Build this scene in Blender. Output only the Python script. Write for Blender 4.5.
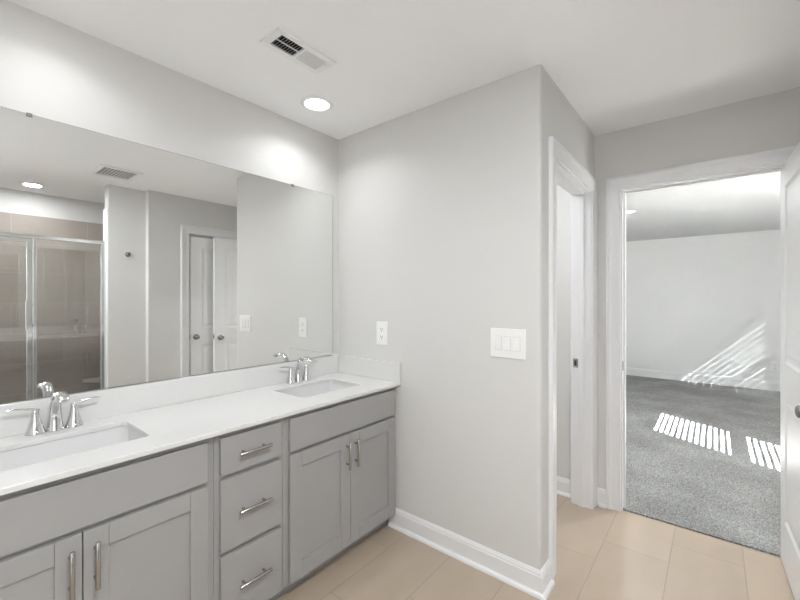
import bpy, bmesh, math
from mathutils import Vector, Matrix

S = bpy.context.scene
for o in list(bpy.data.objects):
    bpy.data.objects.remove(o)
C = S.collection

# ---------------------------------------------------------------- camera
cam_d = bpy.data.cameras.new('camera'); cam = bpy.data.objects.new('camera', cam_d); C.objects.link(cam)
F_PX, YAW, V0 = 389.33, 0.6795, 298.54
cam_d.sensor_fit = 'HORIZONTAL'; cam_d.sensor_width = 36.0
cam_d.lens = F_PX / 800.0 * 36.0
cam_d.shift_y = (V0 - 300.0) / 800.0
cam_d.clip_start = 0.02
cam.location = (1.988, -1.796, 1.361)
cam.rotation_euler = (math.pi / 2, 0, YAW)
S.camera = cam

# ---------------------------------------------------------------- world, sun, exposure
SUN_E = 430           # sun
SKY_S = 1            # sky
CAN_W = 1.9           # downlights over the vanity, the unseen left one added
BACK_W = 31.5          # unseen fill downlight added near the camera
SHW_W = 4.1           # downlight over the shower
BED2_W = 15          # unseen fill light added just inside the bedroom doorway
BED_W = 13           # bedroom downlights
WC_W = 8.5            # unseen downlight added in the small room
FILL_L = 3.9            # glow of the added frosted panel that lights the bathroom
LENS_L = 8.0           # glow of the downlight lenses
EXPO = 0.3
W = bpy.data.worlds.new('sky'); S.world = W; W.use_nodes = True
wn = W.node_tree.nodes; wl = W.node_tree.links
bg = wn['Background']
sky = wn.new('ShaderNodeTexSky'); sky.sky_type = 'HOSEK_WILKIE'; sky.turbidity = 3.0
sky.sun_direction = (0.65, -0.38, 0.62)
wl.new(sky.outputs[0], bg.inputs[0]); bg.inputs[1].default_value = SKY_S

sun_d = bpy.data.lights.new('sun', 'SUN'); sun_d.energy = SUN_E; sun_d.angle = math.radians(0.08); sun_d.color = (1.0, 0.99, 0.975)
sun = bpy.data.objects.new('sun', sun_d); C.objects.link(sun)
sun.rotation_euler = Vector((-0.63, 0.366, -0.61)).to_track_quat('-Z', 'Y').to_euler()

S.view_settings.view_transform = 'Standard'
S.view_settings.look = 'None'
S.view_settings.exposure = EXPO
S.view_settings.gamma = 1.0
S.view_settings.use_curve_mapping = False
cy = S.cycles
cy.use_denoising = True; cy.denoising_prefilter = 'ACCURATE'; cy.denoising_quality = 'HIGH'
cy.sample_clamp_indirect = 0.0
cy.sample_clamp_direct = 0.0
cy.blur_glossy = 0.3
cy.max_bounces = 14; cy.diffuse_bounces = 8; cy.glossy_bounces = 8
cy.transmission_bounces = 12; cy.transparent_max_bounces = 16

# ---------------------------------------------------------------- materials
def mat(name, col, rough=0.5, metal=0.0, spec=0.5):
    m = bpy.data.materials.new(name); m.use_nodes = True
    b = m.node_tree.nodes['Principled BSDF']
    b.inputs['Base Color'].default_value = (*col, 1)
    b.inputs['Roughness'].default_value = rough
    b.inputs['Metallic'].default_value = metal
    b.inputs['Specular IOR Level'].default_value = spec
    return m

def nd(m, t, **kw):
    n = m.node_tree.nodes.new(t)
    for k, v in kw.items():
        setattr(n, k, v)
    return n

def lk(m, a, b): m.node_tree.links.new(a, b)

def noise_tint(m, col, amt, scale, bump=0.0, detail=3.0, bscale=None, dist=0.002):
    """base colour that wanders a little with a noise, and an optional fine bump"""
    b = m.node_tree.nodes['Principled BSDF']
    pos = nd(m, 'ShaderNodeNewGeometry')
    n = nd(m, 'ShaderNodeTexNoise'); n.inputs['Scale'].default_value = scale; n.inputs['Detail'].default_value = detail
    lk(m, pos.outputs['Position'], n.inputs['Vector'])
    r = nd(m, 'ShaderNodeMapRange'); r.inputs[1].default_value = 0.3; r.inputs[2].default_value = 0.7
    r.inputs[3].default_value = 1 - amt; r.inputs[4].default_value = 1 + amt
    lk(m, n.outputs['Fac'], r.inputs[0])
    mx = nd(m, 'ShaderNodeVectorMath', operation='SCALE'); mx.inputs[0].default_value = col
    lk(m, r.outputs[0], mx.inputs['Scale']); lk(m, mx.outputs[0], b.inputs['Base Color'])
    if bump:
        n2 = nd(m, 'ShaderNodeTexNoise'); n2.inputs['Scale'].default_value = bscale or scale * 4; n2.inputs['Detail'].default_value = 2
        lk(m, pos.outputs['Position'], n2.inputs['Vector'])
        bp = nd(m, 'ShaderNodeBump'); bp.inputs['Strength'].default_value = bump; bp.inputs['Distance'].default_value = dist
        lk(m, n2.outputs['Fac'], bp.inputs['Height']); lk(m, bp.outputs[0], b.inputs['Normal'])
    return m

def tile_mat(name, ax_u, ax_v, u0, v0, lu, wv, shift, col, gcol, gw, rough, var, bump=0.3, streak=(3, 3, 3)):
    """rows of width wv across ax_v, tiles of length lu along ax_u, each row slid on by shift"""
    m = mat(name, col, rough); b = m.node_tree.nodes['Principled BSDF']
    pos = nd(m, 'ShaderNodeNewGeometry'); sep = nd(m, 'ShaderNodeSeparateXYZ'); lk(m, pos.outputs['Position'], sep.inputs[0])
    def mth(op, a, c=None, d=None):
        n = nd(m, 'ShaderNodeMath', operation=op)
        for i, x in enumerate((a, c, d)):
            if x is None: continue
            if isinstance(x, (int, float)): n.inputs[i].default_value = x
            else: lk(m, x, n.inputs[i])
        return n.outputs[0]
    v = mth('DIVIDE', mth('SUBTRACT', sep.outputs[ax_v], v0), wv)
    row = mth('FLOOR', v); fv = mth('SUBTRACT', v, row)
    u = mth('DIVIDE', mth('SUBTRACT', mth('SUBTRACT', sep.outputs[ax_u], u0), mth('MULTIPLY', row, shift)), lu)
    colm = mth('FLOOR', u); fu = mth('SUBTRACT', u, colm)
    dv = mth('MULTIPLY', mth('MINIMUM', fv, mth('SUBTRACT', 1.0, fv)), wv)
    du = mth('MULTIPLY', mth('MINIMUM', fu, mth('SUBTRACT', 1.0, fu)), lu)
    d = mth('MINIMUM', du, dv)
    mask = nd(m, 'ShaderNodeMapRange'); mask.interpolation_type = 'SMOOTHSTEP'
    mask.inputs[1].default_value = gw * 0.35; mask.inputs[2].default_value = gw * 0.7
    lk(m, d, mask.inputs[0])
    cmb = nd(m, 'ShaderNodeCombineXYZ'); lk(m, colm, cmb.inputs[0]); lk(m, row, cmb.inputs[1])
    wnz = nd(m, 'ShaderNodeTexWhiteNoise', noise_dimensions='2D'); lk(m, cmb.outputs[0], wnz.inputs['Vector'])
    mp = nd(m, 'ShaderNodeVectorMath', operation='MULTIPLY'); mp.inputs[1].default_value = streak; lk(m, pos.outputs['Position'], mp.inputs[0])
    nz = nd(m, 'ShaderNodeTexNoise'); nz.inputs['Scale'].default_value = 1.0; nz.inputs['Detail'].default_value = 5; lk(m, mp.outputs[0], nz.inputs['Vector'])
    t = mth('ADD', mth('MULTIPLY', mth('SUBTRACT', wnz.outputs['Value'], 0.5), var), mth('MULTIPLY', mth('SUBTRACT', nz.outputs['Fac'], 0.5), var * 2.0))
    sc = nd(m, 'ShaderNodeVectorMath', operation='SCALE'); sc.inputs[0].default_value = col; lk(m, mth('ADD', 1.0, t), sc.inputs['Scale'])
    mix = nd(m, 'ShaderNodeMix', data_type='RGBA'); lk(m, mask.outputs[0], mix.inputs[0])
    mix.inputs[6].default_value = (*gcol, 1); lk(m, sc.outputs[0], mix.inputs[7])
    lk(m, mix.outputs[2], b.inputs['Base Color'])
    bp = nd(m, 'ShaderNodeBump'); bp.inputs['Strength'].default_value = bump; bp.inputs['Distance'].default_value = 0.002
    lk(m, mask.outputs[0], bp.inputs['Height']); lk(m, bp.outputs[0], b.inputs['Normal'])
    return m

WALL_C = (0.662, 0.656, 0.641)
M = {}
M['wall'] = noise_tint(mat('wall_paint', WALL_C, 0.6, spec=0.3), WALL_C, 0.008, 1.5, 0.05, bscale=350)
M['bedwall'] = noise_tint(mat('bedroom_paint', (0.80, 0.80, 0.80), 0.6, spec=0.3), (0.80, 0.80, 0.80), 0.008, 1.5, 0.05, bscale=350)
M['ceil'] = noise_tint(mat('ceiling_paint', (0.90, 0.90, 0.905), 0.8, spec=0.2), (0.90, 0.90, 0.905), 0.006, 2.0, 0.05, bscale=250)
M['trim'] = mat('trim_enamel', (0.78, 0.78, 0.79), 0.35)
M['door'] = mat('door_enamel', (0.87, 0.87, 0.875), 0.4)
M['cab'] = noise_tint(mat('grey_cabinet_enamel', (0.332, 0.327, 0.322), 0.38), (0.332, 0.327, 0.322), 0.015, 5)
M['kick'] = mat('toe_kick_enamel', (0.30, 0.29, 0.285), 0.5)
M['quartz'] = noise_tint(mat('white_quartz', (0.675, 0.67, 0.66), 0.16), (0.675, 0.67, 0.66), 0.02, 260, detail=1)
M['china'] = mat('vitreous_china', (0.70, 0.70, 0.695), 0.07)
M['chrome'] = mat('chrome', (0.74, 0.74, 0.75), 0.05, 1.0)
M['nickel'] = mat('brushed_nickel', (0.50, 0.485, 0.465), 0.26, 1.0)
M['mirror'] = mat('silvered_glass', (0.885, 0.895, 0.885), 0.0, 1.0)
M['edge'] = mat('mirror_edge', (0.16, 0.17, 0.165), 0.3)
M['knob'] = mat('dark_satin_nickel', (0.33, 0.325, 0.315), 0.2, 1.0)
M['rim'] = mat('switch_surround', (0.60, 0.60, 0.59), 0.4)  # grey paints in the shadow of the gap round each rocker
M['ceilb'] = mat('bedroom_ceiling_paint', (0.62, 0.62, 0.62), 0.8, spec=0.2)  # white ceiling coloured darker to offset the bounced sunlight
M['clip'] = mat('grey_clip', (0.20, 0.20, 0.20), 0.35, 0.6)
M['plastic'] = mat('white_plastic', (0.84, 0.84, 0.83), 0.3)
M['slot'] = mat('dark_slot', (0.03, 0.03, 0.03), 0.6)
M['duct'] = mat('dark_duct', (0.02, 0.02, 0.02), 0.8)
M['vent'] = mat('vent_enamel', (0.84, 0.84, 0.84), 0.4)
M['alu'] = mat('polished_aluminium', (0.82, 0.83, 0.83), 0.09, 1.0)
M['pan'] = mat('shower_pan_acrylic', (0.78, 0.77, 0.75), 0.25)
M['floor'] = tile_mat('floor_tile', 1, 0, 0.627, 1.505, 0.61, 0.3005, 0.2033, (0.45, 0.37, 0.285), (0.36, 0.305, 0.245), 0.005, 0.35, 0.11, streak=(9, 3, 3))
M['stile'] = tile_mat('shower_tile', 1, 2, -1.219, 1.920, 0.60, 0.303, 0.2, (0.345, 0.306, 0.275), (0.44, 0.41, 0.385), 0.004, 0.3, 0.10, streak=(3, 2, 8))
M['stilex'] = tile_mat('shower_tile_side', 0, 2, 3.42, 1.920, 0.60, 0.303, 0.2, (0.345, 0.306, 0.275), (0.44, 0.41, 0.385), 0.004, 0.3, 0.10, streak=(2, 3, 8))
M['bench'] = mat('bench_top', (0.55, 0.52, 0.48), 0.3)
M['blind'] = mat('blind_slat', (0.5, 0.49, 0.48), 0.5)

cp = M['carpet'] = mat('grey_carpet', (0.33, 0.33, 0.325), 0.95, spec=0.1)
b = cp.node_tree.nodes['Principled BSDF']
pos = nd(cp, 'ShaderNodeNewGeometry')
n1 = nd(cp, 'ShaderNodeTexNoise'); n1.inputs['Scale'].default_value = 140; n1.inputs['Detail'].default_value = 4; n1.inputs['Roughness'].default_value = 0.7
n2 = nd(cp, 'ShaderNodeTexNoise'); n2.inputs['Scale'].default_value = 2.2; n2.inputs['Detail'].default_value = 4
for n in (n1, n2): lk(cp, pos.outputs['Position'], n.inputs['Vector'])
r1 = nd(cp, 'ShaderNodeValToRGB'); r1.color_ramp.elements[0].position = 0.36; r1.color_ramp.elements[1].position = 0.66
r1.color_ramp.elements[0].color = (0.13, 0.13, 0.127, 1); r1.color_ramp.elements[1].color = (0.52, 0.52, 0.51, 1)
lk(cp, n1.outputs['Fac'], r1.inputs[0])
r2 = nd(cp, 'ShaderNodeMapRange'); r2.inputs[1].default_value = 0.35; r2.inputs[2].default_value = 0.65; r2.inputs[3].default_value = 0.86; r2.inputs[4].default_value = 1.14
lk(cp, n2.outputs['Fac'], r2.inputs[0])
sc = nd(cp, 'ShaderNodeVectorMath', operation='SCALE'); lk(cp, r1.outputs[0], sc.inputs[0]); lk(cp, r2.outputs[0], sc.inputs['Scale'])
lk(cp, sc.outputs[0], b.inputs['Base Color'])
bp = nd(cp, 'ShaderNodeBump'); bp.inputs['Strength'].default_value = 0.9; bp.inputs['Distance'].default_value = 0.008
lk(cp, n1.outputs['Fac'], bp.inputs['Height']); lk(cp, bp.outputs[0], b.inputs['Normal'])

def glass_mat(name, tint, ior=1.5):
    m = bpy.data.materials.new(name); m.use_nodes = True; nt = m.node_tree; nt.nodes.remove(nt.nodes['Principled BSDF'])
    out = nt.nodes['Material Output']; t = nd(m, 'ShaderNodeBsdfTransparent'); t.inputs[0].default_value = (*tint, 1)
    g = nd(m, 'ShaderNodeBsdfGlossy'); g.inputs['Roughness'].default_value = 0.0
    f = nd(m, 'ShaderNodeFresnel'); geo = nd(m, 'ShaderNodeNewGeometry')
    io = nd(m, 'ShaderNodeMapRange'); io.inputs[3].default_value = ior; io.inputs[4].default_value = 1 / ior   # a thin pane reflects alike from both sides
    lk(m, geo.outputs['Backfacing'], io.inputs[0]); lk(m, io.outputs[0], f.inputs[0])
    mx = nd(m, 'ShaderNodeMixShader'); lk(m, f.outputs[0], mx.inputs[0]); lk(m, t.outputs[0], mx.inputs[1]); lk(m, g.outputs[0], mx.inputs[2])
    lk(m, mx.outputs[0], out.inputs[0]); return m
M['glass'] = glass_mat('shower_glass', (0.95, 0.95, 0.94), 2.1)
M['winglass'] = glass_mat('window_glass', (0.97, 0.98, 0.98))
M['tintglass'] = glass_mat('tinted_window_glass', (0.31, 0.32, 0.32))  # tint added to weaken the sun lines on the bedroom's far wall

def emit(name, col, strength):
    m = bpy.data.materials.new(name); m.use_nodes = True; nt = m.node_tree; nt.nodes.remove(nt.nodes['Principled BSDF'])
    e = nd(m, 'ShaderNodeEmission'); e.inputs[0].default_value = (*col, 1); e.inputs[1].default_value = strength
    lk(m, e.outputs[0], nt.nodes['Material Output'].inputs[0]); return m
M['lens'] = emit('downlight_lens', (1.0, 0.985, 0.96), LENS_L)
M['frosted'] = emit('frosted_daylight_pane', (0.94, 0.975, 1.0), FILL_L)  # glowing pane added to light the bathroom, no such window known

# ---------------------------------------------------------------- mesh helpers
class MB:
    def __init__(self, T=None): self.bm = bmesh.new(); self.T = T or Matrix.Identity(4)
    def v(self, p): return self.bm.verts.new(self.T @ Vector(p))
    def f(self, vs, smooth=False):
        try:
            fc = self.bm.faces.new(vs); fc.smooth = smooth; return fc
        except ValueError: return None
    def box(self, x0, x1, y0, y1, z0, z1, bev=0.0, seg=1):
        t = bmesh.new(); bmesh.ops.create_cube(t, size=1.0)
        for q in t.verts:
            q.co = Vector(((x0 + x1) / 2 + q.co.x * (x1 - x0), (y0 + y1) / 2 + q.co.y * (y1 - y0), (z0 + z1) / 2 + q.co.z * (z1 - z0)))
        if bev: bmesh.ops.bevel(t, geom=list(t.edges), offset=bev, segments=seg, profile=0.5, affect='EDGES')
        self.add(t); return self
    def add(self, t):
        mp = {q: self.v(q.co) for q in t.verts}
        for fc in t.faces: self.f([mp[q] for q in fc.verts], fc.smooth)
        t.free()
    def lathe(self, prof, c=(0, 0, 0), axis='Z', n=28):
        rings = []
        R = {'Z': Matrix.Identity(3), 'X': Matrix(((0, 0, 1), (0, 1, 0), (-1, 0, 0))), 'Y': Matrix(((1, 0, 0), (0, 0, 1), (0, -1, 0))),
             '-X': Matrix(((0, 0, -1), (0, 1, 0), (1, 0, 0))), '-Y': Matrix(((1, 0, 0), (0, 0, -1), (0, 1, 0))), '-Z': Matrix(((1, 0, 0), (0, -1, 0), (0, 0, -1)))}[axis]
        c = Vector(c)
        for r, h in prof:
            if r < 1e-6: rings.append([self.v(c + R @ Vector((0, 0, h)))])
            else: rings.append([self.v(c + R @ Vector((r * math.cos(2 * math.pi * k / n), r * math.sin(2 * math.pi * k / n), h))) for k in range(n)])
        for a, b2 in zip(rings, rings[1:]):
            for k in range(n):
                k2 = (k + 1) % n
                if len(a) == 1 and len(b2) == 1: continue
                if len(a) == 1: self.f([a[0], b2[k], b2[k2]], True)
                elif len(b2) == 1: self.f([a[k], a[k2], b2[0]], True)
                else: self.f([a[k], a[k2], b2[k2], b2[k]], True)
        return self
    def loft(self, secs, n=16, caps=True):
        """secs: (centre, side vector, normal vector) - elliptical rings with those half axes"""
        rings = []
        for c, s, nn in secs:
            c, s, nn = Vector(c), Vector(s), Vector(nn)
            rings.append([self.v(c + s * math.cos(2 * math.pi * k / n) + nn * math.sin(2 * math.pi * k / n)) for k in range(n)])
        for a, b2 in zip(rings, rings[1:]):
            for k in range(n): self.f([a[k], a[(k + 1) % n], b2[(k + 1) % n], b2[k]], True)
        if caps: self.f(rings[0][::-1]); self.f(rings[-1])
        return self
    def rod(self, p, q, r, n=14):
        p, q = Vector(p), Vector(q); d = (q - p).normalized()
        s = d.orthogonal().normalized(); t = d.cross(s)
        e = min(r * 0.25, 0.002)
        return self.loft([(p, s * (r - e), t * (r - e)), (p + d * e, s * r, t * r), (q - d * e, s * r, t * r), (q, s * (r - e), t * (r - e))], n)
    def sweep(self, path, prof, close=False):
        """path: 2-D points (x, y) on plan; prof: (offset to the left of travel, z). Mitred corners."""
        P = [Vector(p) for p in path]; rings = []
        for i, p in enumerate(P):
            d0 = (P[i] - P[i - 1]).normalized() if i > 0 else (P[1] - P[0]).normalized()
            d1 = (P[i + 1] - P[i]).normalized() if i < len(P) - 1 else d0
            n0 = Vector((-d0.y, d0.x)); n1 = Vector((-d1.y, d1.x)); m = (n0 + n1); m = m / max(m.dot(n0), 1e-6)
            rings.append([self.v((p.x + m.x * o, p.y + m.y * o, z)) for o, z in prof])
        k = len(prof)
        for a, b2 in zip(rings, rings[1:]):
            for j in range(k): self.f([a[j], a[(j + 1) % k], b2[(j + 1) % k], b2[j]])
        self.f(rings[0][::-1]); self.f(rings[-1]); return self

def tag(o, label=None, cat=None, group=None, kind=None):
    if label: o['label'] = label
    if cat: o['category'] = cat
    if group: o['group'] = group
    if kind: o['kind'] = kind
    return o

def obj(name, mb, m, parent=None, label=None, kind=None, world=True):
    """links ONE mesh object; vertices given in world space are moved into the parent's frame"""
    bm = mb.bm if isinstance(mb, MB) else mb
    if parent is not None and world:
        off = Vector((0, 0, 0)); q = parent
        while q is not None: off += q.location; q = q.parent
        bmesh.ops.translate(bm, verts=bm.verts, vec=-off)
    bmesh.ops.recalc_face_normals(bm, faces=bm.faces)
    me = bpy.data.meshes.new(name); bm.to_mesh(me); bm.free()
    o = bpy.data.objects.new(name, me); C.objects.link(o)
    if m: me.materials.append(m)
    if parent is not None: o.parent = parent
    if label: o['label'] = label
    if kind: o['kind'] = kind
    return o

def solo(name, mb, m, label, cat, group=None, kind=None):
    """a top-level thing that is one mesh, its origin at the middle of its base"""
    bm = mb.bm; lo = Vector((min(v.co[i] for v in bm.verts) for i in range(3))); hi = Vector((max(v.co[i] for v in bm.verts) for i in range(3)))
    c = Vector(((lo.x + hi.x) / 2, (lo.y + hi.y) / 2, lo.z))
    bmesh.ops.translate(bm, verts=bm.verts, vec=-c)
    o = obj(name, mb, m); o.location = c
    return tag(o, label, cat, group, kind)

def thing(name, loc, label, cat, group=None, kind=None):
    o = bpy.data.objects.new(name, None); C.objects.link(o); o.location = loc; o.empty_display_size = 0.05
    return tag(o, label, cat, group, kind)

def dup(root, loc, label, rotz=None):
    def cp_(o, par):
        c = o.copy(); C.objects.link(c); c.parent = par
        for ch in o.children: cp_(ch, c)
        return c
    r = cp_(root, None); r.location = loc; r['label'] = label
    if rotz is not None: r.rotation_euler = (0, 0, rotz)
    return r

def bevel_mod(o, w, seg=2):
    md = o.modifiers.new('bevel', 'BEVEL'); md.width = w; md.segments = seg; md.limit_method = 'ANGLE'; md.angle_limit = math.radians(40)
    return o

def struct(name, mb, m, label, cat): return tag(obj(name, mb, m), label, cat, kind='structure')

# ---------------------------------------------------------------- dimensions
HC, HB = 2.44, 2.37            # bathroom and bedroom ceilings
XE, T = 1.367, 0.115           # end of the switch wall, wall thickness
YF = 1.03                      # wall with the bedroom door
YB = -2.75                     # wall behind the camera
XR, XS = 2.40, 2.48            # right-hand wall, stub wall beside the shower
XSB = 3.42                     # shower back wall
DH = 2.050                     # door opening height
BX0, BX1, BY1 = -0.9, 3.6, 6.1 # bedroom

# ---------------------------------------------------------------- setting
struct('floor', MB().box(-0.1, 3.6, YB - 0.1, 1.052, -0.10, 0.0), M['floor'], 'tan rectangular floor tiles in staggered rows', 'floor')
struct('floor_bedroom', MB().box(BX0 - 0.1, BX1 + 0.1, 1.053, BY1 + 0.1, -0.10, 0.010), M['carpet'], 'grey carpet of the bedroom through the doorway', 'carpet')
struct('ceiling', MB().box(-0.1, 3.6, YB - 0.1, YF + T, HC, HC + 0.1), M['ceil'], 'flat white bathroom ceiling', 'ceiling')
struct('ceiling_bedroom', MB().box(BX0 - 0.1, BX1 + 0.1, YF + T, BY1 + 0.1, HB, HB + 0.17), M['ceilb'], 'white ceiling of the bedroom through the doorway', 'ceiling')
struct('wall_left', MB().box(-0.1, 0, YB - 0.1, YF + T, 0, HC), M['wall'], 'off-white wall above and behind the long mirror', 'wall')

w = MB()                       # switch wall with its rounded free corner
R = 0.016; pts = [(0, T), (0, 0), (XE - R, 0)]
for k in range(1, 7): a = math.pi / 2 * k / 6; pts.append((XE - R + R * math.sin(a), R - R * math.cos(a)))
pts += [(XE, T)]
for k in range(len(pts)):
    p, q = pts[k], pts[(k + 1) % len(pts)]
    rnd = 3 <= k + 1 <= 8
    w.f([w.v((*p, 0)), w.v((*q, 0)), w.v((*q, HC)), w.v((*p, HC))], rnd)
bmesh.ops.remove_doubles(w.bm, verts=w.bm.verts, dist=1e-5)
struct('wall_end', w, M['wall'], 'pale grey wall carrying the outlet and the triple switch', 'wall')

OY0, OY1 = 0.200, 0.935        # opening in the side wall
w = MB().box(XE - T, XE, T, OY0 - 0.018, 0, HC).box(XE - T, XE, OY1 + 0.018, YF, 0, HC).box(XE - T, XE, OY0 - 0.018, OY1 + 0.018, DH + 0.018, HC)
struct('wall_side', w, M['wall'], 'narrow wall with the side doorway next to the bedroom door', 'wall')
OX0, OX1 = 1.529, 2.290        # bedroom door opening
w = MB().box(0, OX0 - 0.018, YF, YF + T, 0, HC).box(OX1 + 0.018, 3.6, YF, YF + T, 0, HC).box(OX0 - 0.018, OX1 + 0.018, YF, YF + T, DH + 0.018, HC)
struct('wall_far', w, M['wall'], 'grey wall around the bedroom doorway', 'wall')
CY0, CY1 = 0.030, 0.795        # closet door opening in the right-hand wall
w = MB().box(XR, XR + T, -0.357, CY0 - 0.018, 0, HC).box(XR, XR + T, CY1 + 0.018, YF, 0, HC).box(XR, XR + T, CY0 - 0.018, CY1 + 0.018, DH + 0.018, HC)
w.box(XR + T + 0.35, XR + T + 0.40, -0.30, YF, 0, HC)
struct('wall_right', w, M['wall'], 'wall with the white closet door seen in the mirror', 'wall')
w = MB().box(XS, 2.60, -0.665, -0.357, 0, HC).box(2.60, 3.6, -0.42, -0.30, 0, HC)
struct('wall_stub', w, M['wall'], 'short wall with the robe hook beside the shower, seen in the mirror', 'wall')
struct('wall_shower', MB().box(XSB + 0.01, 3.6, -1.92, -0.42, 0, HC).box(XS, 3.6, -1.92, -1.80, 0, HC), M['wall'], 'white wall above the shower tile, seen in the mirror', 'wall')
BW = (-2.70, -2.02, 0.85, 2.15)    # frosted light panel, added in the wall right of the camera
struct('wall_back', MB().box(0, XS + 0.1, YB - 0.1, YB, 0, HC), M['wall'], 'bathroom wall behind the camera', 'wall')
struct('wall_window', MB().box(XS, XS + 0.1, YB, BW[0], 0, HC).box(XS, XS + 0.1, BW[1], -1.92, 0, HC).box(XS, XS + 0.1, BW[0], BW[1], 0, BW[2]).box(XS, XS + 0.1, BW[0], BW[1], BW[3], HC), M['wall'], 'bathroom wall with the frosted window, behind the camera', 'wall')
struct('trim_tile', MB().box(XSB, XSB + 0.01, -1.79, -0.43, 0, 2.205), M['stile'], 'grey-brown tile on the shower back wall, seen in the mirror', 'tile')
struct('trim_tile_side', MB().box(2.60, XSB, -0.43, -0.42, 0, 2.205).box(2.6, XSB, -1.80, -1.79, 0, 2.205), M['stilex'], 'grey-brown tile on the shower side walls', 'tile')
struct('trim_tile_edge', MB().box(2.485, 2.612, -0.676, -0.665, 0, 2.22, 0.003), M['trim'], 'white edging at the shower opening, seen in the mirror', 'trim')
# bedroom shell
WZ0, WZ1 = 0.78, 2.17
WIN = ((1.67, 2.48), (4.70, 5.50))
w = MB(); ys = [YF + T, WIN[0][0], WIN[0][1], WIN[1][0], WIN[1][1], BY1]
for i in range(5):
    if i % 2 == 0: w.box(BX1, BX1 + 0.12, ys[i], ys[i + 1], 0, HB)
    else: w.box(BX1, BX1 + 0.12, ys[i], ys[i + 1], 0, WZ0).box(BX1, BX1 + 0.12, ys[i], ys[i + 1], WZ1, HB)
struct('wall_bedroom_right', w, M['bedwall'], 'bedroom wall with the two windows', 'wall')
struct('wall_bedroom_back', MB().box(BX0, BX1, BY1, BY1 + 0.1, 0, HB), M['bedwall'], 'white far wall of the bedroom', 'wall')
struct('wall_bedroom_left', MB().box(BX0 - 0.1, BX0, YF, BY1, 0, HB), M['bedwall'], 'bedroom wall on the side away from the windows', 'wall')
struct('wall_bedroom_front', MB().box(BX0, 0, YF, YF + T, 0, HB), M['bedwall'], 'bedroom wall beyond the bathroom', 'wall')

# windows (outside the frame; the sun comes through them) and their blinds
for i, (y0, y1) in enumerate(WIN):
    wo = thing('window_%d' % (i + 1), (BX1, (y0 + y1) / 2, WZ0), 'bedroom window whose sun stripes the %s' % ('carpet' if i == 0 else 'far wall'), 'window', kind='structure')
    f = MB(); xa, xb = BX1 + 0.05, BX1 + 0.10; zm = (WZ0 + WZ1) / 2
    f.box(xa, xb, y0, y0 + 0.025, WZ0, WZ1).box(xa, xb, y1 - 0.025, y1, WZ0, WZ1).box(xa, xb, y0, y1, WZ0, WZ0 + 0.03).box(xa, xb, y0, y1, WZ1 - 0.03, WZ1).box(xa, xb, y0, y1, zm - 0.035, zm + 0.035)
    obj('window_frame', f, M['trim'], wo)
    obj('window_pane', MB().box(xa + 0.02, xa + 0.024, y0 + 0.02, y1 - 0.02, WZ0 + 0.02, WZ1 - 0.02), M[('winglass', 'tintglass')[i]], wo)
    obj('window_sill', MB().box(BX1 - 0.03, BX1 + 0.05, y0 - 0.03, y1 + 0.03, WZ0 - 0.025, WZ0, 0.003), M['trim'], wo)
    th = math.radians((23, -50)[i]); hw0 = (0.025, 0.0153)[i]; s = MB(); kk = 0; pitch = 0.0468; z = WZ0 + 0.03
    while z < WZ1 - 0.05:
        kk += 1; hw = hw0; up = 0.0019 if i == 1 and kk % 2 else 0.0
        c, sn = math.cos(th) * hw, math.sin(th) * hw
        a = [(BX1 + 0.022 - c, -sn), (BX1 + 0.022 + c, sn)]
        vs = []
        for yy in (y0 + 0.008, y1 - 0.008):
            vs.append([s.v((a[q][0], yy, z + up + a[q][1] + e)) for q, e in ((0, -0.0012), (1, -0.0012), (1, 0.0012), (0, 0.0012))])
        for k in range(4): s.f([vs[0][k], vs[0][(k + 1) % 4], vs[1][(k + 1) % 4], vs[1][k]])
        s.f(vs[0]); s.f(vs[1]); z += pitch
    bl = thing('window_blind', (BX1 + 0.02, (y0 + y1) / 2, WZ0), 'white slatted blind on the window that stripes the %s' % ('carpet' if i == 0 else 'far wall'), 'blind', 'window blinds in the bedroom')
    obj('slats', s, M['blind'], bl, kind='stuff')
    obj('head_rail', MB().box(BX1 + 0.0, BX1 + 0.045, y0 + 0.004, y1 - 0.004, WZ1 - 0.045, WZ1, 0.002), M['blind'], bl)

wo = thing('window_3', (XS, (BW[0] + BW[1]) / 2, BW[2]), 'frosted bathroom window behind the camera', 'window', kind='structure')
f = MB(); xa, xb = XS + 0.02, XS + 0.07; zm = (BW[2] + BW[3]) / 2
f.box(xa, xb, BW[0], BW[0] + 0.035, BW[2], BW[3]).box(xa, xb, BW[1] - 0.035, BW[1], BW[2], BW[3])
for za, zc in ((zm - 0.025, zm + 0.025), (BW[2], BW[2] + 0.035), (BW[3] - 0.035, BW[3])): f.box(xa, xb, BW[0] + 0.0352, BW[1] - 0.0352, za, zc)
obj('window_frame', f, M['trim'], wo)
obj('window_pane', MB().box(XS + 0.034, XS + 0.056, BW[0] + 0.036, BW[1] - 0.036, BW[2] + 0.036, BW[3] - 0.036), M['frosted'], wo, 'frosted pane')

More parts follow.
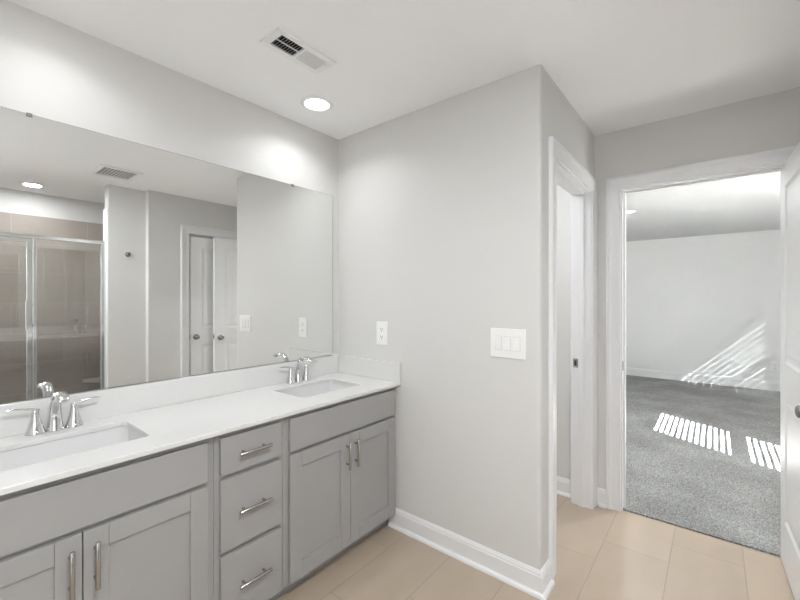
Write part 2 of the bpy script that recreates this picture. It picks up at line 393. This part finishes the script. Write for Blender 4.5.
# ---------------------------------------------------------------- casings, jambs, baseboards
CAS = [(0.0, 0.0), (0.0, 0.010), (0.004, 0.013), (0.012, 0.013), (0.016, 0.010), (0.045, 0.013), (0.058, 0.017), (0.064, 0.021), (0.080, 0.021), (0.083, 0.018), (0.083, 0.0)]
def casing(mb, a0, a1, zt, place, r=0.006):
    """mitred architrave round an opening a0..a1; place(a, z, h) gives the world point at protrusion h"""
    rings = []
    for st in range(4):
        ring = []
        for u, h in CAS:
            d = u + r
            a = a0 - d if st < 2 else a1 + d
            z = 0.0 if st in (0, 3) else zt + d
            ring.append(mb.v(place(a, z, h)))
        rings.append(ring)
    k = len(CAS)
    for p, q in zip(rings, rings[1:]):
        for j in range(k - 1): mb.f([p[j], p[j + 1], q[j + 1], q[j]])
    mb.f(rings[0]); mb.f(rings[-1])
    return mb
def jamb(mb, a0, a1, zt, b0, b1, stop, axis):
    """three boards lining an opening, with a stop strip between depths stop"""
    def bx(p0, p1, q0, q1, z0, z1, bev=0.001):
        if axis == 'x': mb.box(p0, p1, q0, q1, z0, z1, bev)
        else: mb.box(q0, q1, p0, p1, z0, z1, bev)
    bx(a0 - 0.018, a0, b0, b1, 0, zt); bx(a1, a1 + 0.018, b0, b1, 0, zt); bx(a0 - 0.018, a1 + 0.018, b0, b1, zt, zt + 0.018)
    s0, s1 = stop
    bx(a0, a0 + 0.011, s0, s1, 0, zt - 0.011, 0.002); bx(a1 - 0.011, a1, s0, s1, 0, zt - 0.011, 0.002); bx(a0, a1, s0, s1, zt - 0.011, zt, 0.002)
    return mb
t1 = casing(MB(), OX0, OX1, DH, lambda a, z, h: (a, YF - h, z)); casing(t1, OX0, OX1, DH, lambda a, z, h: (a, YF + T + h, z))
jamb(t1, OX0, OX1, DH, YF, YF + T, (YF + 0.040, YF + 0.075), 'x')
tr1 = struct('trim_1', t1, M['trim'], 'white casing and jamb of the bedroom doorway', 'door casing')
obj('strike_plate', MB().box(OX0, OX0 + 0.002, YF + 0.006, YF + 0.034, 0.90, 0.96, 0.0006).box(OX0 + 0.0021, OX0 + 0.0026, YF + 0.013, YF + 0.028, 0.915, 0.945), M['nickel'], tr1, 'small metal strike plate')
t2 = casing(MB(), OY0, OY1, DH, lambda a, z, h: (XE + h, a, z)); casing(t2, OY0, OY1, DH, lambda a, z, h: (XE - T - h, a, z))
jamb(t2, OY0, OY1, DH, XE - T, XE, (XE - 0.075, XE - 0.040), 'y')
tr2 = struct('trim_2', t2, M['trim'], 'white casing and jamb of the side doorway at the wall end', 'door casing')
sp = obj('strike_plate', MB().box(1.258, 1.290, OY1 - 0.002, OY1, 0.905, 0.965, 0.0006), M['nickel'], tr2, 'small metal strike plate')
obj('strike_hole', MB().box(1.266, 1.280, OY1 - 0.0028, OY1 - 0.0021, 0.918, 0.952), M['slot'], sp)
t3 = casing(MB(), CY0, CY1, DH, lambda a, z, h: (XR - h, a, z)); jamb(t3, CY0, CY1, DH, XR, XR + T, (XR + 0.040, XR + 0.075), 'y')
struct('trim_3', t3, M['trim'], 'white casing of the closet door, seen in the mirror', 'door casing')

BB = [(0.0, 0.0), (0.030, 0.0), (0.030, 0.004), (0.028, 0.011), (0.022, 0.017), (0.014, 0.019), (0.014, 0.088), (0.011, 0.092), (0.011, 0.099), (0.007, 0.106), (0.004, 0.112), (0.0, 0.112)]
BB2 = [(0.0, 0.01), (0.014, 0.01), (0.014, 0.115), (0.011, 0.120), (0.011, 0.128), (0.006, 0.140), (0.0, 0.142)]
ci = 0.083 + 0.006
def base(name, path, label, prof=BB): return struct(name, MB().sweep(path, prof), M['trim'], label, 'baseboard')
# travel so that the room lies to the left of the path
base('baseboard_end', [(0.468, 0.0), (XE, 0.0), (XE, OY0 - ci)], 'white baseboard below the triple switch, wrapping the wall end', [(-o, z) for o, z in BB])
base('baseboard_side', [(XE, OY1 + ci - 0.004), (XE, YF), (OX0 - ci, YF)], 'short white baseboard between the two doorways', [(-o, z) for o, z in BB])
base('baseboard_closet', [(0.0, YF), (XE - T, YF)], 'white baseboard seen through the side doorway', [(-o, z) for o, z in BB])
base('baseboard_right', [(XR, CY0 - ci), (XR, -0.357), (XS, -0.357), (XS, -0.660)], 'white baseboard on the wall beside the shower', [(-o, z) for o, z in BB])
base('baseboard_back', [(XS, -1.93), (XS, YB), (0, YB), (0, -1.90)], 'white baseboard behind the camera', [(-o, z) for o, z in BB])
base('baseboard_bedroom', [(BX0, YF + T), (BX0, BY1), (BX1, BY1), (BX1, YF + T)], 'white baseboard round the bedroom walls', [(-o, z) for o, z in BB2])

# ---------------------------------------------------------------- doors
def door_leaf(mb, wd, h, th, z0, pan=True):
    """leaf in local space: u along x from the hinge, thickness along y (0..th), two raised panels each side"""
    st, d = 0.118, 0.007
    rows = [(z0, 0.245), (0.860, 1.040), (1.920, h)]           # bottom rail, lock rail, top rail
    mb.box(0, wd, d, th - d, z0, h)
    for f0, f1 in ((0, d), (th - d, th)):
        mb.box(0, st, f0, f1, z0, h); mb.box(wd - st, wd, f0, f1, z0, h)
        for a, c in rows: mb.box(st, wd - st, f0, f1, a, c)
    for (a, c) in ((0.245, 0.860), (1.040, 1.920)):
        for side in (0, 1):
            y_out = 0.0 if side == 0 else th; s = 1 if side == 0 else -1
            R_ = [(0.0, 0.0), (0.010, 0.0045), (0.016, 0.0065), (0.030, 0.0065), (0.050, 0.0025)]
            prev = None
            for e, dep in R_:
                ring = [mb.v((st + e, y_out + s * dep, a + e)), mb.v((wd - st - e, y_out + s * dep, a + e)), mb.v((wd - st - e, y_out + s * dep, c - e)), mb.v((st + e, y_out + s * dep, c - e))]
                if prev:
                    for k in range(4): mb.f([prev[k], prev[(k + 1) % 4], ring[(k + 1) % 4], ring[k]])
                prev = ring
            mb.f(prev)
    return mb
KNOB = [(0.0, 0.0), (0.030, 0.0), (0.030, 0.004), (0.025, 0.007), (0.012, 0.009), (0.010, 0.018), (0.013, 0.023), (0.021, 0.028), (0.0245, 0.037), (0.0235, 0.046), (0.016, 0.052), (0.0, 0.054)]
WD, TH = 0.782, 0.035
# bedroom door: pin at (OX1, YF), swung a quarter turn into the bathroom
d1 = thing('door_1', (OX1 - TH, YF - 0.004, 0.0), 'white two-panel bedroom door standing open at the right edge', 'door', kind='structure')
def lf(pt): return pt
Tm = Matrix(((0, 1, 0, 0), (-1, 0, 0, 0), (0, 0, 1, 0), (0, 0, 0, 1)))      # local x -> -y, local y -> +x
d1.rotation_euler = (0, 0, math.radians(2.0))
obj('door_leaf', door_leaf(MB(Tm), WD, 2.030, TH, 0.012), M['door'], d1, world=False)
for ax, yy in (('-X', 0.0), ('X', TH)):
    obj('door_knob', MB().lathe(KNOB, (yy, -(WD - 0.062), 0.932), ax), M['knob'], d1, 'round dark satin metal knob', world=False)
obj('latch_plate', MB().box(0.006, TH - 0.006, -WD - 0.0015, -WD + 0.0005, 0.917, 0.973).box(0.012, 0.023, -WD - 0.010, -WD, 0.936, 0.954), M['nickel'], d1, world=False)
for hz in (0.22, 1.02, 1.80):
    obj('hinge', MB().lathe([(0.0, 0), (0.006, 0), (0.006, 0.09), (0, 0.09)], (TH - 0.006, 0.0045, hz), 'Z', 12), M['nickel'], d1, world=False)
# closet door: closed in the right-hand wall, hinge on the far side
d2 = thing('door_2', (XR + 0.005, CY1 - 0.003, 0.0), 'white two-panel closet door, closed, seen in the mirror', 'door', kind='structure')
obj('door_leaf', door_leaf(MB(Tm), CY1 - CY0 - 0.017, 2.030, TH, 0.012), M['door'], d2, world=False)
obj('door_knob', MB().lathe(KNOB, (0, -(CY1 - CY0 - 0.072), 0.945), '-X'), M['knob'], d2, 'round dark satin metal knob', world=False)
obj('latch_plate', MB().box(0.004, TH - 0.006, -(CY1 - CY0) + 0.012, -(CY1 - CY0) + 0.0168, 0.917, 0.973), M['nickel'], d2, world=False)

# ---------------------------------------------------------------- vanity cabinets
FX, FF = 0.525, 0.506          # front of the doors and drawers, front of the face frame
ZT, ZB = 0.8475, 0.075
def pull_mb(c, axis, L=0.142):
    """round bar pull centred at c on the door face"""
    m = MB(); x, y, z = c; bx = x + 0.029
    dd = Vector((0, 1, 0)) if axis == 'Y' else Vector((0, 0, 1)); cc = Vector((bx, y, z))
    m.rod(cc - dd * L / 2, cc + dd * L / 2, 0.0066)
    for s in (-1, 1):
        p = Vector((x, y, z)) + dd * s * 0.045
        m.rod(p, p + Vector((0.029, 0, 0)), 0.0052)
    return m
def shaker(m, y0, y1, z0, z1, st=0.063, rail=0.065, brail=0.075):
    m.box(FF + 0.0005, FX - 0.009, y0 + 0.01, y1 - 0.01, z0 + 0.01, z1 - 0.01)
    m.box(FF + 0.0005, FX, y0, y0 + st - 0.0004, z0, z1, 0.0012); m.box(FF + 0.0005, FX, y1 - st + 0.0004, y1, z0, z1, 0.0012)
    m.box(FF + 0.0005, FX, y0 + st + 0.0002, y1 - st - 0.0002, z0, z0 + brail, 0.0008); m.box(FF + 0.0005, FX, y0 + st + 0.0002, y1 - st - 0.0002, z1 - rail, z1, 0.0008)
    return m
def carcass(y0, y1, root):
    b_ = MB().box(0.002, FF - 0.019, y0, y1, ZB, ZB + 0.016).box(0.002, FF - 0.019, y0, y0 + 0.016, ZB, ZT).box(0.002, FF - 0.019, y1 - 0.016, y1, ZB, ZT).box(0.002, 0.012, y0, y1, ZB, ZT)
    obj('cabinet_body', b_, M['cab'], root)
    ff = MB().box(FF - 0.019, FF, y0, y1, ZB, ZT, 0.0012)
    obj('face_frame', ff, M['cab'], root)
    obj('toe_kick', MB().box(0.43, 0.445, y0, y1, 0.0, ZB), M['kick'], root)
def sink_base(y0, y1, fy0, fy1, gap, label):
    r = thing('vanity_cabinet', (0.25, (y0 + y1) / 2, 0), label, 'cabinet', 'grey vanity cabinets')
    carcass(y0, y1, r)
    obj('false_drawer_front', MB().box(FF + 0.0005, FX, fy0, fy1, 0.678, 0.825, 0.0015), M['cab'], r)
    for a, c, s in ((fy0, gap - 0.0015, -1), (gap + 0.0015, fy1, 1)):
        d = obj('cabinet_door', shaker(MB(), a, c, 0.090, 0.663), M['cab'], r)
        obj('bar_pull', pull_mb((FX, gap + s * 0.030, 0.562), 'Z'), M['nickel'], d, 'brushed metal bar pull')
    return r
sink_base(-0.7845, -0.001, -0.758, -0.026, -0.390, 'grey two-door sink cabinet beside the outlet wall')
sink_base(-1.890, -1.0905, -1.857, -1.118, -1.4875, 'grey two-door sink cabinet left of the three drawers')
r = thing('drawer_cabinet', (0.25, -0.9375, 0), 'narrow grey cabinet of three stacked drawers between the sink cabinets', 'cabinet', 'grey vanity cabinets')
carcass(-1.0895, -0.7855, r)
for z0, z1, zp in ((0.680, 0.825, 0.7525), (0.385, 0.662, 0.5265), (0.090, 0.366, 0.234)):
    d = obj('drawer', MB().box(FF + 0.0005, FX, -1.070, -0.806, z0, z1, 0.0015), M['cab'], r)
    obj('bar_pull', pull_mb((FX, -0.938, zp), 'Y'), M['nickel'], d, 'brushed metal bar pull')

# ---------------------------------------------------------------- countertop, sinks
def rrect(cx, cy_, hx, hy, rad, n=6):
    P = []
    for sx, sy, a0 in ((1, 1, 0), (-1, 1, 90), (-1, -1, 180), (1, -1, 270)):
        for k in range(n + 1):
            a = math.radians(a0 + 90 * k / n); P.append((cx + sx * (hx - rad) + rad * math.cos(a), cy_ + sy * (hy - rad) + rad * math.sin(a)))
    return P
SINKS = ((0.268, -0.388, 0.135, 0.205), (0.268, -1.472, 0.135, 0.205))
CX1, CZ = 0.545, 0.866
bm = bmesh.new()
def loop(P, z):
    vs = [bm.verts.new((x, y, z)) for x, y in P]
    return [bm.edges.new((vs[i], vs[(i + 1) % len(vs)])) for i in range(len(vs))]
es = loop([(0.001, -1.905), (CX1, -1.905), (CX1, -0.001), (0.001, -0.001)], CZ)
for x, y, hx, hy in SINKS: es += loop(rrect(x, y, hx, hy, 0.022), CZ)
bmesh.ops.triangle_fill(bm, use_beauty=True, use_dissolve=False, edges=es, normal=(0, 0, 1))
top_faces = list(bm.faces)
ex = bmesh.ops.extrude_face_region(bm, geom=top_faces)
bmesh.ops.translate(bm, verts=[g for g in ex['geom'] if isinstance(g, bmesh.types.BMVert)], vec=(0, 0, -0.018))
ct = thing('countertop', (0.27, -0.95, CZ - 0.018), 'long white quartz vanity top with two sink cut-outs', 'countertop')
o = obj('slab', bm, M['quartz'], ct); bevel_mod(o, 0.0018, 2)
obj('backsplash', MB().box(0.001, 0.020, -1.905, -0.0205, CZ, 0.982, 0.0015), M['quartz'], ct)
obj('side_splash', MB().box(0.001, 0.547, -0.020, -0.001, CZ, 0.981, 0.0022, 2), M['quartz'], ct)

def basin():
    m = MB(); rings = []
    hx, hy = SINKS[0][2], SINKS[0][3]
    for ex_, z, rad in ((0.022, 0.0, 0.03), (0.006, 0.0, 0.024), (0.0055, -0.004, 0.024), (0.001, -0.06, 0.030), (-0.008, -0.105, 0.036), (-0.024, -0.124, 0.036), (-0.045, -0.133, 0.036), (-0.105, -0.138, 0.02)):
        rings.append([m.v((x, y, z)) for x, y in rrect(0, 0, hx + ex_, hy + ex_, min(rad, hx + ex_ - 0.001))])
    for a, c in zip(rings, rings[1:]):
        for k in range(len(a)): m.f([a[k], a[(k + 1) % len(a)], c[(k + 1) % len(a)], c[k]], True)
    m.f(rings[-1])
    return m
sk = thing('undermount_sink', (SINKS[0][0], SINKS[0][1], CZ - 0.0185), 'white rectangular undermount sink nearer the outlet wall', 'sink', 'undermount sinks')
o = obj('basin', basin(), M['china'], sk, world=False); md = o.modifiers.new('shell', 'SOLIDIFY'); md.thickness = 0.008; md.offset = -1
obj('drain', MB().lathe([(0.0, -0.1365), (0.016, -0.1365), (0.018, -0.1345), (0.026, -0.1335), (0.030, -0.1355), (0.030, -0.139), (0.0, -0.139)], (0, 0, 0)), M['chrome'], sk, world=False)
dup(sk, (SINKS[1][0], SINKS[1][1], CZ - 0.0185), 'white rectangular undermount sink at the left edge, above the left doors')

# ---------------------------------------------------------------- faucets
def faucet(loc, label):
    f = thing('faucet', loc, label, 'faucet', 'two-handle chrome faucets')
    sp_ = MB()
    path = [((0, 0, 0.000), 0.0265, 0.0255), ((0, 0, 0.004), 0.0265, 0.0255), ((0, 0, 0.016), 0.0235, 0.0225), ((0, 0, 0.040), 0.0205, 0.0185), ((0.001, 0, 0.070), 0.0180, 0.0155),
            ((0.005, 0, 0.095), 0.0165, 0.0138), ((0.014, 0, 0.119), 0.0160, 0.0125), ((0.031, 0, 0.138), 0.0165, 0.0112), ((0.055, 0, 0.1475), 0.0178, 0.0098), ((0.082, 0, 0.1485), 0.0188, 0.0085),
            ((0.108, 0, 0.1435), 0.0190, 0.0074), ((0.130, 0, 0.1345), 0.0178, 0.0064), ((0.137, 0, 0.1295), 0.0130, 0.0045)]
    P = [Vector(p[0]) for p in path]; secs = []
    for i, (c, ry, rn) in enumerate(path):
        d = (P[min(i + 1, len(P) - 1)] - P[max(i - 1, 0)]).normalized(); nn = Vector((-d.z, 0, d.x))
        secs.append((c, Vector((0, ry, 0)), nn * rn))
    sp_.loft(secs, 22)
    s_ = obj('spout', sp_, M['chrome'], f, world=False)
    obj('aerator', MB().lathe([(0, 0), (0.009, 0), (0.009, 0.012), (0, 0.012)], (0.119, 0, 0.1235), 'Z', 16), M['chrome'], s_, world=False)
    obj('lift_rod', MB().rod((-0.026, 0, 0.0), (-0.026, 0, 0.070), 0.0025, 8).lathe([(0, 0), (0.005, 0.002), (0.006, 0.008), (0.0, 0.013)], (-0.026, 0, 0.070), 'Z', 12), M['chrome'], s_, world=False)
    for s in (-1, 1):
        y = 0.0555 * s
        h = obj('handle', MB().lathe([(0, 0), (0.0285, 0.0), (0.0285, 0.004), (0.0270, 0.014), (0.0252, 0.0165), (0.0252, 0.0185), (0.0215, 0.030), (0.0168, 0.046), (0.0130, 0.064), (0.0112, 0.080), (0.0110, 0.087), (0.0085, 0.091), (0.0, 0.093)], (0, y, 0)), M['chrome'], f, world=False)
        lv = []
        for t, up, wx, wz in ((-0.012, 0.0, 0.007, 0.003), (0.0, 0.001, 0.0090, 0.0050), (0.018, 0.006, 0.0085, 0.0042), (0.038, 0.0105, 0.0080, 0.0034), (0.058, 0.0130, 0.0085, 0.0028), (0.074, 0.0135, 0.0075, 0.0024), (0.079, 0.0130, 0.004, 0.0015)):
            lv.append(((0.002 + 0.10 * t, y + s * t, 0.089 + up), Vector((wx, 0, 0)), Vector((0, 0, wz))))
        obj('lever', MB().loft(lv, 14), M['chrome'], h, world=False)
    return f
f1 = faucet((0.062, -0.372, CZ + 0.0004), 'two-handle chrome faucet at the sink nearer the outlet wall')
dup(f1, (0.062, -1.472, CZ + 0.0004), 'two-handle chrome faucet at the left edge, in front of the mirror')

# ---------------------------------------------------------------- mirror
mr = thing('wall_mirror', (0.004, -0.97, 0.983), 'long frameless mirror above the double vanity', 'mirror')
my0, my1, mz0, mz1 = -1.885, -0.056, 0.9845, 2.047
obj('mirror_glass', MB().box(0.001, 0.0068, my0 + 0.0022, my1 - 0.0022, mz0 + 0.0018, mz1 - 0.0012), M['mirror'], mr)
e = MB(); e.box(0.001, 0.0070, my0, my0 + 0.0022, mz0, mz1).box(0.001, 0.0070, my1 - 0.0022, my1, mz0, mz1).box(0.001, 0.0070, my0, my1, mz0, mz0 + 0.0018).box(0.001, 0.0070, my0, my1, mz1 - 0.0012, mz1)
obj('mirror_edge', e, M['edge'], mr, 'dark polished edge')
for yy in (-1.536, -0.375):
    obj('mirror_clip', MB().box(0.0072, 0.0100, yy - 0.008, yy + 0.008, 2.037, 2.0495, 0.0006).box(0.0, 0.0100, yy - 0.008, yy + 0.008, 2.0472, 2.0500, 0.0004), M['clip'], mr, 'small dark mirror clip')

# ---------------------------------------------------------------- outlet, switch
def plate(m, cx, y, cz, hw, hh):      # wall plate on a wall facing -y
    m.box(cx - hw, cx + hw, y - 0.0065, y, cz - hh, cz + hh, 0.0025, 2); return m
def receptacles(root, cx, y, cz, k=1.0):
    obj('cover_plate', plate(MB(), cx, y, cz, 0.044, 0.071), M['plastic'], root)
    for s in (-1, 1):
        c = cz + s * 0.0235
        rc = obj('receptacle', MB().box(cx - 0.017, cx + 0.017, y - 0.0085, y - 0.0066, c - 0.0185, c + 0.0185, 0.0008), M['plastic'], root)
        sl = MB().box(cx - 0.0085, cx - 0.0060, y - 0.0092, y - 0.0086, c - 0.002, c + 0.009).box(cx + 0.0055, cx + 0.0085, y - 0.0092, y - 0.0086, c - 0.002, c + 0.007)
        sl.lathe([(0, 0), (0.0032, 0), (0.0032, 0.0006), (0, 0.0006)], (cx, y - 0.0092, c - 0.0095), 'Y', 10)
        obj('slot', sl, M['slot'], rc)
    return root
receptacles(thing('wall_outlet', (0.398, 0, 1.148), 'white duplex outlet above the countertop side splash', 'outlet', 'wall outlets'), 0.398, 0.0, 1.148)
receptacles(thing('wall_outlet', (2.680, BY1, 0.362), 'white outlet low on the bedroom wall, beside the open door', 'outlet', 'wall outlets'), 2.680, BY1, 0.362)
sw = thing('light_switch', (1.210, 0, 1.144), 'white triple rocker light switch on the pale grey wall', 'light switch')
obj('cover_plate', plate(MB(), 1.210, 0.0, 1.144, 0.089, 0.071), M['plastic'], sw)
for k in (-1, 0, 1):
    cx = 1.210 + k * 0.046
    obj('rocker_frame', MB().box(cx - 0.0175, cx + 0.0175, -0.0074, -0.0066, 1.144 - 0.0345, 1.144 + 0.0345), M['rim'], sw)
    m = MB(); zc = 1.144; tl = (0.0025, -0.0025, -0.0025)[k + 1]
    q = [(-0.0155, -0.0325), (0.0155, -0.0325), (0.0155, 0.0325), (-0.0155, 0.0325)]
    bk = [m.v((cx + a, -0.0074, zc + c)) for a, c in q]; fr = [m.v((cx + a, -0.0105 - (tl if c > 0 else -tl), zc + c)) for a, c in q]
    m.f(bk); m.f(fr)
    for i in range(4): m.f([bk[i], bk[(i + 1) % 4], fr[(i + 1) % 4], fr[i]])
    obj('rocker', m, M['plastic'], sw)
    for s in (-1, 1): obj('screw', MB().lathe([(0, 0), (0.0028, 0), (0.0022, 0.0009), (0, 0.001)], (cx, -0.0066, zc + s * 0.0485), '-Y', 10), M['vent'], sw)

# ---------------------------------------------------------------- ceiling: vents and downlights
v = thing('ceiling_vent', (0.577, -0.747, HC), 'white supply register with louvres on the ceiling by the downlight', 'vent', 'ceiling vents')
m = MB(); x0, x1, y0, y1 = 0.507, 0.647, -0.899, -0.596; a0, a1, b0, b1 = 0.534, 0.620, -0.866, -0.629
for (p, q, r_, s_) in ((x0, a0, y0, y1), (a1, x1, y0, y1), (a0, a1, y0, b0), (a0, a1, b1, y1)): m.box(p, q, r_, s_, HC - 0.009, HC - 0.0005)
ym = (b0 + b1) / 2
m.box(a0, a1, ym - 0.006, ym + 0.006, HC - 0.009, HC - 0.001); m.box(0.575, 0.579, b0, b1, HC - 0.0075, HC - 0.001)
o = obj('vent_frame', m, M['vent'], v); bevel_mod(o, 0.003, 2)
lv = MB(); n = 9
for half, (q0, q1) in enumerate(((b0, ym - 0.006), (ym + 0.006, b1))):
    for k in range(n):
        yc = q0 + (k + 0.5) * (q1 - q0) / n; an = math.radians(52) * (1 if half == 0 else -1); c, s = 0.0065 * math.cos(an), 0.0065 * math.sin(an)
        pr = [(yc - c, HC - 0.0062 - s), (yc + c, HC - 0.0062 + s)]
        va = [lv.v((a0, pr[0][0], pr[0][1])), lv.v((a1, pr[0][0], pr[0][1])), lv.v((a1, pr[1][0], pr[1][1])), lv.v((a0, pr[1][0], pr[1][1]))]
        vb = [lv.v((q.co.x, q.co.y + 0.0008, q.co.z + 0.0004)) for q in va]
        lv.f(va); lv.f(vb)
        for i in range(4): lv.f([va[i], va[(i + 1) % 4], vb[(i + 1) % 4], vb[i]])
obj('louvre', lv, M['vent'], v)
obj('duct_opening', MB().box(a0, a1, b0, b1, HC - 0.0008, HC - 0.0002), M['duct'], v)
obj('damper_lever', MB().box(0.600, 0.606, b1 + 0.003, b1 + 0.009, HC - 0.018, HC - 0.0085, 0.001), M['vent'], v)
v = thing('exhaust_fan', (2.015, -0.725, HC), 'square white exhaust grille on the ceiling, seen in the mirror', 'vent', 'ceiling vents')
m = MB(); x0, x1, y0, y1 = 1.850, 2.180, -0.878, -0.572; a0, a1, b0, b1 = 1.885, 2.145, -0.843, -0.607
for (p, q, r_, s_) in ((x0, a0, y0, y1), (a1, x1, y0, y1), (a0, a1, y0, b0), (a0, a1, b1, y1)): m.box(p, q, r_, s_, HC - 0.012, HC - 0.0005)
o = obj('vent_frame', m, M['vent'], v); bevel_mod(o, 0.004, 2)
g = MB()
for k in range(1, 16): xx = a0 + k * (a1 - a0) / 16; g.box(xx - 0.002, xx + 0.002, b0, b1, HC - 0.0115, HC - 0.0105)
for k in range(1, 10): yy = b0 + k * (b1 - b0) / 10; g.box(a0, a1, yy - 0.002, yy + 0.002, HC - 0.0118, HC - 0.0108)
obj('grille', g, M['vent'], v)
obj('duct_opening', MB().box(a0, a1, b0, b1, HC - 0.0009, HC - 0.0002), M['duct'], v)

def downlight(x, y, z, watt, label, spread=180):
    d = thing('recessed_light', (x, y, z), label, 'ceiling light', 'recessed ceiling lights')
    obj('trim_ring', MB().lathe([(0.066, -0.001), (0.066, -0.004), (0.070, -0.0075), (0.086, -0.005), (0.090, -0.001), (0.066, -0.001)], (0, 0, 0), 'Z', 40), M['vent'], d, world=False)
    obj('lens', MB().lathe([(0.0655, -0.002), (0.05, -0.0035), (0.0, -0.0042)], (0, 0, 0), 'Z', 40), M['lens'], d, 'glowing round lens', world=False)
    ld = bpy.data.lights.new('downlight_lamp', 'AREA'); ld.shape = 'DISK'; ld.size = 0.125; ld.energy = watt; ld.spread = math.radians(spread); ld.color = (0.940, 0.970, 1.0)
    lo = bpy.data.objects.new('downlight_lamp', ld); C.objects.link(lo); lo.parent = d; lo.location = (0, 0, -0.0085)
    return d
downlight(0.273, -0.406, HC, CAN_W, 'glowing downlight on the ceiling next to the supply register', 135)
downlight(0.273, -1.490, HC, CAN_W * 0.6, 'downlight above the left sink', 135)
downlight(2.150, -1.540, HC, BACK_W, 'downlight behind the camera')
downlight(3.050, -1.115, HC, SHW_W, 'glowing downlight over the shower, seen in the mirror')
downlight(1.200, 3.40, HB, BED_W, 'glowing downlight in the bedroom ceiling through the doorway')
downlight(2.150, 1.95, HB, BED2_W, 'downlight in the bedroom ceiling just inside the doorway')
downlight(0.600, 0.57, HC, WC_W, 'downlight of the small room behind the side doorway')

# ---------------------------------------------------------------- shower
GX = 2.545
pan = MB().box(2.605, XSB - 0.001, -1.789, -0.431, 0.0, 0.045, 0.006, 2).box(2.50, 2.604, -1.789, -0.678, 0.0, 0.11, 0.008, 2)
solo('shower_pan', pan, M['pan'], 'low shower tray with a curb under the glass, seen in the mirror', 'shower tray')
bn = MB(); tri = [(XSB - 0.001, -0.431), (XSB - 0.001, -0.66), (3.10, -0.431)]
for z0, z1 in ((0.44, 0.475),):
    lo = [bn.v((*p, z0)) for p in tri]; hi = [bn.v((*p, z1)) for p in tri]
    bn.f(lo); bn.f(hi)
    for i in range(3): bn.f([lo[i], lo[(i + 1) % 3], hi[(i + 1) % 3], hi[i]])
solo('corner_seat', bn, M['bench'], 'pale triangular corner seat inside the shower, seen in the mirror', 'shower seat')
se = thing('shower_enclosure', (GX, -1.23, 0.11), 'framed glass shower front with a hinged door, seen in the mirror', 'shower enclosure')
zt, zb_ = 1.905, 0.112
YD = -1.180                    # post between the door and the fixed pane
obj('header_rail', MB().box(GX - 0.018, GX + 0.018, -1.788, -0.678, zt - 0.032, zt, 0.003), M['alu'], se)
obj('sill_rail', MB().box(GX - 0.018, GX + 0.018, -1.788, -0.678, zb_, zb_ + 0.025, 0.003), M['alu'], se)
obj('wall_jamb', MB().box(GX - 0.016, GX + 0.016, -0.712, -0.678, zb_ + 0.025, zt - 0.032, 0.003), M['alu'], se)
obj('wall_jamb', MB().box(GX - 0.016, GX + 0.016, -1.788, -1.755, zb_ + 0.025, zt - 0.032, 0.003), M['alu'], se)
obj('center_post', MB().box(GX - 0.016, GX + 0.016, YD - 0.004, YD + 0.022, zb_ + 0.025, zt - 0.032, 0.003), M['alu'], se)
obj('fixed_pane', MB().box(GX - 0.003, GX + 0.003, YD + 0.022, -0.712, zb_ + 0.025, zt - 0.032), M['glass'], se, 'clear glass pane')
dr = obj('shower_door', MB().box(GX - 0.014, GX + 0.014, YD - 0.042, YD - 0.006, zb_ + 0.03, zt - 0.036, 0.003).box(GX - 0.014, GX + 0.014, -1.753, -1.72, zb_ + 0.03, zt - 0.036, 0.003)
         .box(GX - 0.014, GX + 0.014, -1.72, YD - 0.042, zt - 0.066, zt - 0.036, 0.002).box(GX - 0.014, GX + 0.014, -1.72, YD - 0.042, zb_ + 0.03, zb_ + 0.06, 0.002), M['alu'], se)
obj('door_pane', MB().box(GX - 0.003, GX + 0.003, -1.72, YD - 0.042, zb_ + 0.06, zt - 0.066), M['glass'], dr, 'clear glass pane')
obj('door_handle', MB().box(GX - 0.040, GX - 0.030, YD - 0.052, YD - 0.038, 1.10, 1.345, 0.003).box(GX - 0.031, GX - 0.013, YD - 0.050, YD - 0.040, 1.12, 1.14).box(GX - 0.031, GX - 0.013, YD - 0.050, YD - 0.040, 1.30, 1.32), M['alu'], dr, 'slim metal pull')
hk = thing('robe_hook', (XS, -0.510, 1.79), 'small metal robe hook on the wall beside the shower, seen in the mirror', 'hook')
obj('backplate', MB().lathe([(0, 0), (0.023, 0), (0.023, 0.005), (0.018, 0.009), (0.009, 0.011), (0.007, 0.030), (0.0, 0.031)], (0, 0, 0), '-X'), M['knob'], hk, world=False)
obj('prong', MB().loft([((-0.026, 0, 0.0), (0, 0.006, 0), (0, 0, 0.006)), ((-0.040, 0, -0.010), (0, 0.006, 0), (0.003, 0, 0.005)), ((-0.052, 0, -0.006), (0, 0.006, 0), (0.005, 0, 0.003)), ((-0.058, 0, 0.010), (0, 0.007, 0), (0.006, 0, 0.0)), ((-0.060, 0, 0.018), (0, 0.004, 0), (0.004, 0, 0.0))], 12), M['knob'], hk, world=False)
